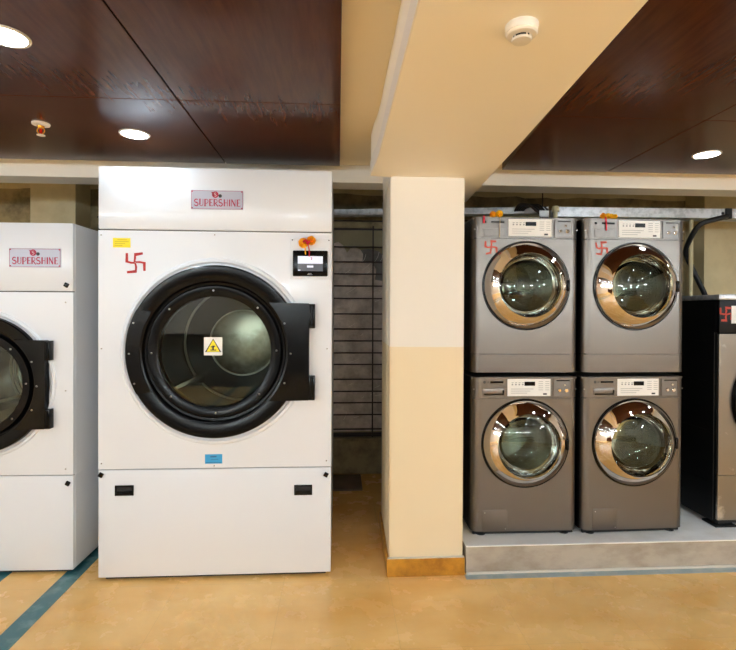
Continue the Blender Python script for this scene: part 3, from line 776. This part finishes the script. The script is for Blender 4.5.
dm = part('door', add_lathe(BM(), [(0.25, -0.02), (0.27, -0.055), (0.33, -0.05), (0.365, -0.025), (0.37, 0.0), (0.33, 0.01), (0.25, 0.01)], 0, 0, 0.84, n=96, closed=True), 'black', t)
part('door_glass', add_lathe(BM(), [(0, -0.05), (0.15, -0.045), (0.26, -0.025)], 0, 0, 0.84, n=64), 'glass_dark', dm)
part('drum', add_lathe(BM(), [(0.345, 0.03), (0.38, 0.08), (0.38, 0.6), (0, 0.62)], 0, 0, 0.84, n=64), 'steel', t)
for x in (-h + 0.07, h - 0.07):
    for y in (0.07, d - 0.08):
        f_ = part('foot', bx(x - 0.07, x + 0.08, y - 0.06, y + 0.07, 0.0, 0.012, 0.003, 1), 'black_matt', t)
        part('foot_stem', bx(x - 0.03, x + 0.03, y - 0.03, y + 0.03, 0.012, z0 + 0.001), 'black_matt', f_)
part('base', bx(-h + 0.03, h - 0.03, 0.05, d - 0.05, 0.014, z0 + 0.002), 'black_matt', t)

# ------------------------------------------------------------------ marigolds
def blossom(bm, c, r, rnd):
    c = Vector(c)
    for k in range(90):
        z = 1 - 2 * (k + 0.5) / 90; a = k * 2.399963; s = math.sqrt(1 - z * z)
        n = Vector((s * math.cos(a), s * math.sin(a), z))
        t_ = n.cross(Vector((0.2, 0.5, 0.84))).normalized(); u = n.cross(t_)
        an = rnd.uniform(0, PI); t_, u = t_ * math.cos(an) + u * math.sin(an), u * math.cos(an) - t_ * math.sin(an)
        p = c + n * r * 0.55; q = r * 0.34
        vs = [bm.verts.new(v) for v in (p - t_ * q * 0.5, p + n * r * 0.3 - t_ * q, p + n * r * rnd.uniform(0.38, 0.5) + u * q * 0.4, p + n * r * 0.3 + t_ * q, p + t_ * q * 0.5)]
        bm.faces.new(vs)
    add_lathe(bm, [(0, -r * 0.6), (r * 0.5, -r * 0.35), (r * 0.62, 0), (r * 0.5, r * 0.35), (0, r * 0.6)], c.x, c.y, c.z, 'Z', 12)

rnd = random.Random(5)
X0 = -0.190
t = thing('marigold_garland', 'pair of orange marigolds tied with red thread above the dryer display', 'flowers', (X0 + 0.006, DY - 0.03, 1.985), 0, 'marigold offerings')
for dx, dz, r, m in ((-0.020, 0.0, 0.031, 'marigold'), (0.024, 0.014, 0.029, 'marigold')):
    b = BM(); blossom(b, (dx, 0, dz), r, rnd); part('blossom', b, m, t, smooth=60)
b = BM()
add_tube(b, smooth_path([(0.0, -0.026, 0.016), (0.006, -0.032, -0.005), (0.012, -0.022, -0.03), (0.014, 0.0, -0.06), (0.013, 0.003, -0.080)]), 0.0035, 6)
add_tube(b, smooth_path([(-0.022, -0.030, 0.0), (-0.006, -0.036, 0.012), (0.004, -0.034, -0.008), (0.018, -0.030, 0.008)]), 0.005, 6)
part('thread', b, 'thread', t, 'red thread')
part('stalk', add_tube(BM(), smooth_path([(-0.012, -0.01, -0.01), (-0.010, -0.006, -0.04), (-0.008, 0.002, -0.068)]), 0.0035, 6), 'marigold', t)

ZT = ZP + 2 * WH + 0.001
def top_flowers(label, cx, cy, cz, rz, offs, mats, tail):
    t = thing('marigold_garland', label, 'flowers', (cx, cy, cz), rz, 'marigold offerings')
    for (dx, dy, dz, r), m in zip(offs, mats):
        b = BM(); blossom(b, (dx, dy, dz), r, rnd); part('blossom', b, m, t, smooth=60)
    for pts, r, m in tail:
        part('thread' if m == 'thread' else 'stalk', add_tube(BM(), smooth_path(pts), r, 6), m, t)
    return t
top_flowers('yellow marigolds on top of the silver stack beside the cream column', 1.000, 3.098, ZT, A1[2],
    [(-0.030, 0.0, 0.018, 0.022), (0.010, -0.004, 0.022, 0.024), (0.020, 0.018, 0.020, 0.018)], ['marigold', 'marigold_y', 'marigold_y'],
    [([(0.012, -0.006, 0.006), (0.012, -0.020, 0.002), (0.008, -0.024, -0.04), (0.006, -0.024, -0.13)], 0.002, 'straw'),
     ([(-0.090, -0.014, 0.004), (-0.092, -0.0235, 0.0), (-0.093, -0.024, -0.016), (-0.094, -0.024, -0.042)], 0.006, 'thread')])
top_flowers('string of yellow marigolds on top of the silver stack beside the black machine', 1.700, 3.090, ZT, A2[2],
    [(-0.020, 0.0, 0.018, 0.020), (0.012, 0.0, 0.018, 0.019), (0.038, 0.004, 0.017, 0.018), (0.062, 0.004, 0.016, 0.017)], ['marigold', 'marigold_y', 'marigold_y', 'marigold_y'],
    [([(-0.012, 0.0, 0.006), (-0.014, -0.020, 0.004), (-0.012, -0.024, -0.03), (-0.010, -0.024, -0.078)], 0.004, 'thread')])

# ------------------------------------------------------------------ cable tray, cables
t = thing('cable_tray', 'galvanised cable tray running behind the silver stacks', 'cable tray', (2.3, 4.0, ZP))
def channel(x0, y0, z0, x1, y1, z1, w, hgt):
    b = BM(); a = Vector((x0, y0, z0)); c = Vector((x1, y1, z1)); dvec = (c - a).normalized(); s = Vector((-dvec.y, dvec.x, 0)).normalized()
    for o0, o1, h0, h1 in ((0, 0.004, 0, hgt), (w - 0.004, w, 0, hgt), (0.004, w - 0.004, 0, 0.004)):
        vs = [b.verts.new(p + s * o + Vector((0, 0, q))) for p in (a, c) for o, q in ((o0, h0), (o1, h0), (o1, h1), (o0, h1))]
        for f in ((0, 1, 2, 3), (7, 6, 5, 4), (0, 4, 5, 1), (1, 5, 6, 2), (2, 6, 7, 3), (3, 7, 4, 0)): b.faces.new([vs[i] for i in f])
    return b
TX, TY, TZ = 2.3, 4.0, ZP
part('tray_channel', channel(1.80 - TX, 4.02 - TY, 2.375 - TZ, 3.222 - TX, 3.98 - TY, 2.375 - TZ, 0.15, 0.078), 'galv', t)
part('tray_channel', channel(3.252 - TX, 3.98 - TY, 2.375 - TZ, 4.5 - TX, 3.96 - TY, 2.375 - TZ, 0.15, 0.078), 'galv', t)
part('tray_channel', channel(-0.55 - TX, 4.70 - TY, 2.472 - TZ, 1.80 - TX, 4.20 - TY, 2.436 - TZ, 0.10, 0.055), 'galv', t)
part('joint_clamp', bx(3.212 - TX, 3.262 - TX, 3.968 - TY, 4.03 - TY, 2.37 - TZ, 2.455 - TZ), 'black_matt', t)
part('bolt_hole', add_lathe(BM(), [(0, -0.002), (0.012, -0.002), (0.012, 0.001), (0, 0.001)], 3.19 - TX, 3.979 - TY, 2.414 - TZ, 'Y', 16), 'black_matt', t)
part('support_post', add_tube(BM(), [(2.998 - TX, 4.09 - TY, 0), (2.998 - TX, 4.09 - TY, 2.375 - TZ)], 0.017, 14), 'pipe', t, 'cream support post')
b = add_tube(BM(), [(1.747 - TX, 3.94 - TY, 0), (1.747 - TX, 3.94 - TY, 2.40 - TZ)], 0.017, 14)
add_lathe(b, [(0.017, 0), (0.028, 0.0), (0.030, 0.03), (0.022, 0.045), (0, 0.045)], 1.747 - TX, 3.94 - TY, 2.395 - TZ, 'Z', 16)
part('support_post', b, 'pipe', t, 'cream support post')
for x, y in ((1.765, 4.24), (3.9, 4.06)):
    part('hanger_rod', add_tube(BM(), [(x - TX, y - TY, 2.43 - TZ), (x - TX, y - TY, 2.80 - TZ)], 0.005, 8), 'bar', t)

o = obj('power_cable', add_tube(BM(), smooth_path([(3.256, 4.0, 2.40), (3.17, 3.95, 2.374), (3.093, 3.94, 2.355), (2.99, 3.96, 2.32), (2.965, 4.03, 2.24), (2.985, 4.135, 2.11), (3.04, 4.135, 1.98), (3.10, 4.135, 1.86), (3.165, 4.135, 1.73), (3.22, 4.14, 1.55), (3.24, 4.15, 1.2)], 8), 0.021, 12), 'cable')
tag(o, 'thick black cable looping from the tray down behind the black machine', 'cable')
t = thing('cable_bundle', 'bundle of dark cables with a white tag hanging over the tray', 'cable', (1.58, 4.1, 2.40), 0)
for k in range(5):
    o_ = 0.016 * k
    part('cable', add_tube(BM(), smooth_path([(-0.05 + o_, 0.17, 0.06), (-0.045 + o_, 0.08, 0.10 - 0.006 * k), (-0.02 + o_ * 1.3, -0.04, 0.075 - 0.008 * (k % 2)), (0.03 + o_ * 1.0, -0.09, 0.02 + 0.01 * (k % 3)), (0.07 + o_ * 0.8, -0.11, -0.05), (0.095 + o_ * 0.5, -0.10, -0.3)], 6), 0.010, 8), 'cable' if k % 3 else 'bar', t)
part('cable_tag', bx(0.05, 0.13, -0.125, -0.119, -0.038, 0.012), 'paper', t, 'white tag')
part('cable', add_tube(BM(), smooth_path([(0.09, -0.11, -0.06), (0.13, -0.10, 0.01), (0.105, -0.09, 0.05)]), 0.008, 8), 'cable', t)

# ------------------------------------------------------------------ slab on the floor in the gap
o = obj('stone_slab', bx(-0.35, 0.222, 4.40, 4.80, 0.001, 0.022, 0.004, 1), 'slab'); tag(o, 'grey stone slab lying on the floor under the back window', 'slab')

# ------------------------------------------------------------------ smoke detector
t = thing('smoke_detector', 'round white smoke detector on the cream ceiling beam', 'smoke detector', (0.513, 1.385, ZB))
part('mounting_base', add_lathe(BM(), [(0, 0), (0.045, 0), (0.046, -0.004), (0.044, -0.026), (0.042, -0.030), (0, -0.030)], axis='Z', n=48), 'plastic', t)
part('detector_body', add_lathe(BM(), [(0.043, -0.028), (0.0445, -0.034), (0.040, -0.042), (0.028, -0.046), (0, -0.046)], axis='Z', n=48), 'plastic', t)
part('sensor_grille', add_lathe(BM(), [(0.0245, -0.044), (0.0245, -0.056)], axis='Z', n=36), 'black_matt', t, 'black slotted grille')
for k in range(14):
    a = 2 * PI * k / 14
    if k % 7 in (2, 3): continue
    part('grille_fin', add_lathe(BM(), [(0, -0.045), (0.0018, -0.045), (0.0018, -0.056), (0, -0.056)], 0.0255 * math.cos(a), 0.0255 * math.sin(a), 0, 'Z', 6), 'plastic', t)
part('sensor_cap', add_lathe(BM(), [(0, -0.055), (0.027, -0.055), (0.0285, -0.058), (0.026, -0.064), (0.006, -0.066), (0, -0.066)], axis='Z', n=40), 'plastic', t)

for c_ in t.children: c_.scale = (1, 1, 0.7)

# ------------------------------------------------------------------ sprinkler
t = thing('fire_sprinkler', 'small fire sprinkler head with white collar in the dark wood ceiling', 'sprinkler', (-1.598, 2.795, 2.585))
part('escutcheon', add_lathe(BM(), [(0, 0), (0.044, 0), (0.043, -0.008), (0.030, -0.013), (0.016, -0.014), (0, -0.014)], axis='Z', n=36), 'plastic', t)
part('sprinkler_frame', add_lathe(BM(), [(0.018, -0.012), (0.016, -0.022), (0.011, -0.026), (0, -0.026)], axis='Z', n=20), 'brass', t)
for s in (-1, 1): part('frame_arm', add_tube(BM(), smooth_path([(s * 0.013, 0, -0.022), (s * 0.019, 0, -0.040), (s * 0.006, 0, -0.060)]), 0.003, 6), 'brass', t)
part('glass_bulb', add_lathe(BM(), [(0, -0.026), (0.006, -0.030), (0.008, -0.040), (0.006, -0.052), (0, -0.056)], axis='Z', n=14), 'glassbulb', t)
part('deflector', add_lathe(BM(), [(0, -0.060), (0.020, -0.061), (0.021, -0.064), (0, -0.066)], axis='Z', n=16), 'plastic', t)

# ------------------------------------------------------------------ downlights
def downlight(x, y, label):
    t = thing('ceiling_downlight', label, 'ceiling light', (x, y, 2.585), 0, 'recessed round downlights')
    part('trim_ring', add_lathe(BM(), [(0.068, 0.0), (0.082, 0.0), (0.081, -0.005), (0.070, -0.006), (0.068, -0.003)], axis='Z', n=40, closed=True), 'plastic', t)
    part('light_diffuser', add_lathe(BM(), [(0, -0.004), (0.069, -0.003), (0.069, 0.0)], axis='Z', n=40), 'lamp', t)
downlight(-1.157, 2.920, 'lit round downlight above the tall white dryer')
downlight(-1.221, 1.915, 'lit round downlight at top left corner of the photo')
downlight(2.319, 3.030, 'lit round downlight in the right dark wood ceiling panel')
extra = 'lit round downlight farther forward in the dark wood ceiling'
for x in (-1.2, -3.0):
    for y in (0.7, -0.6, -1.9, -3.2): downlight(x, y, extra)
downlight(-3.0, 1.9, extra); downlight(-3.0, 2.9, extra)
for x in (1.95, 3.5):
    for y in (1.6, 0.3, -1.0, -2.3, -3.5): downlight(x + (0.37 if x < 3 else 0), y, extra)
downlight(3.9, 3.03, extra)

# ------------------------------------------------------------------ unseen tube lights, added as fill, on the other walls
def fill_tube(x, y, z, rz, label):
    t = thing('fill_tube', label, 'fill light tube', (x, y, z), rz, 'added wall mounted fill lights')
    part('fill_batten', bx(-0.62, 0.62, -0.03, 0.01, -0.03, 0.03, 0.004), 'plastic', t)
    part('tube', add_lathe(BM(), [(0, -0.59), (0.016, -0.59), (0.016, 0.59), (0, 0.59)], 0, -0.055, 0, 'X', 16), 'tube', t)  # glowing tube of the added fill light
    for s in (-1, 1): part('fill_tube_holder', bx(s * 0.60 - 0.012, s * 0.60 + 0.012, -0.08, -0.028, -0.025, 0.025, 0.003), 'plastic', t)
tl = 'added unseen fill light tube on a wall behind the camera'
for x in (-3.2, -1.1, 1.1, 3.2): fill_tube(x, YF, 2.1, PI, tl)
for y in (-3.0, -0.8): fill_tube(XL, y, 2.1, PI / 2, tl); fill_tube(XR, y, 2.1, -PI / 2, tl)

# ------------------------------------------------------------------ world, camera, view
w = bpy.data.worlds.new('World'); sc.world = w; w.use_nodes = True
w.node_tree.nodes['Background'].inputs[0].default_value = (0.9, 0.93, 1.0, 1); w.node_tree.nodes['Background'].inputs[1].default_value = 0.05
cam = bpy.data.cameras.new('Camera'); co = bpy.data.objects.new('Camera', cam); C.objects.link(co); sc.camera = co
co.location = (0, 0, 1.577); co.rotation_euler = (math.radians(90 - 0.4), math.radians(-0.25), math.radians(-3.43))
cam.sensor_width = 36; cam.lens = 500 / 736 * 36; cam.shift_y = -9 / 736; cam.clip_start = 0.05
sc.view_settings.view_transform = 'Standard'; sc.view_settings.look = 'None'
sc.view_settings.gamma = 1; sc.view_settings.use_curve_mapping = False
sc.view_settings.exposure = 0.9
sc.cycles.max_bounces = 10; sc.cycles.diffuse_bounces = 5; sc.cycles.glossy_bounces = 5; sc.cycles.transparent_max_bounces = 12
sc.cycles.caustics_reflective = False; sc.cycles.caustics_refractive = False
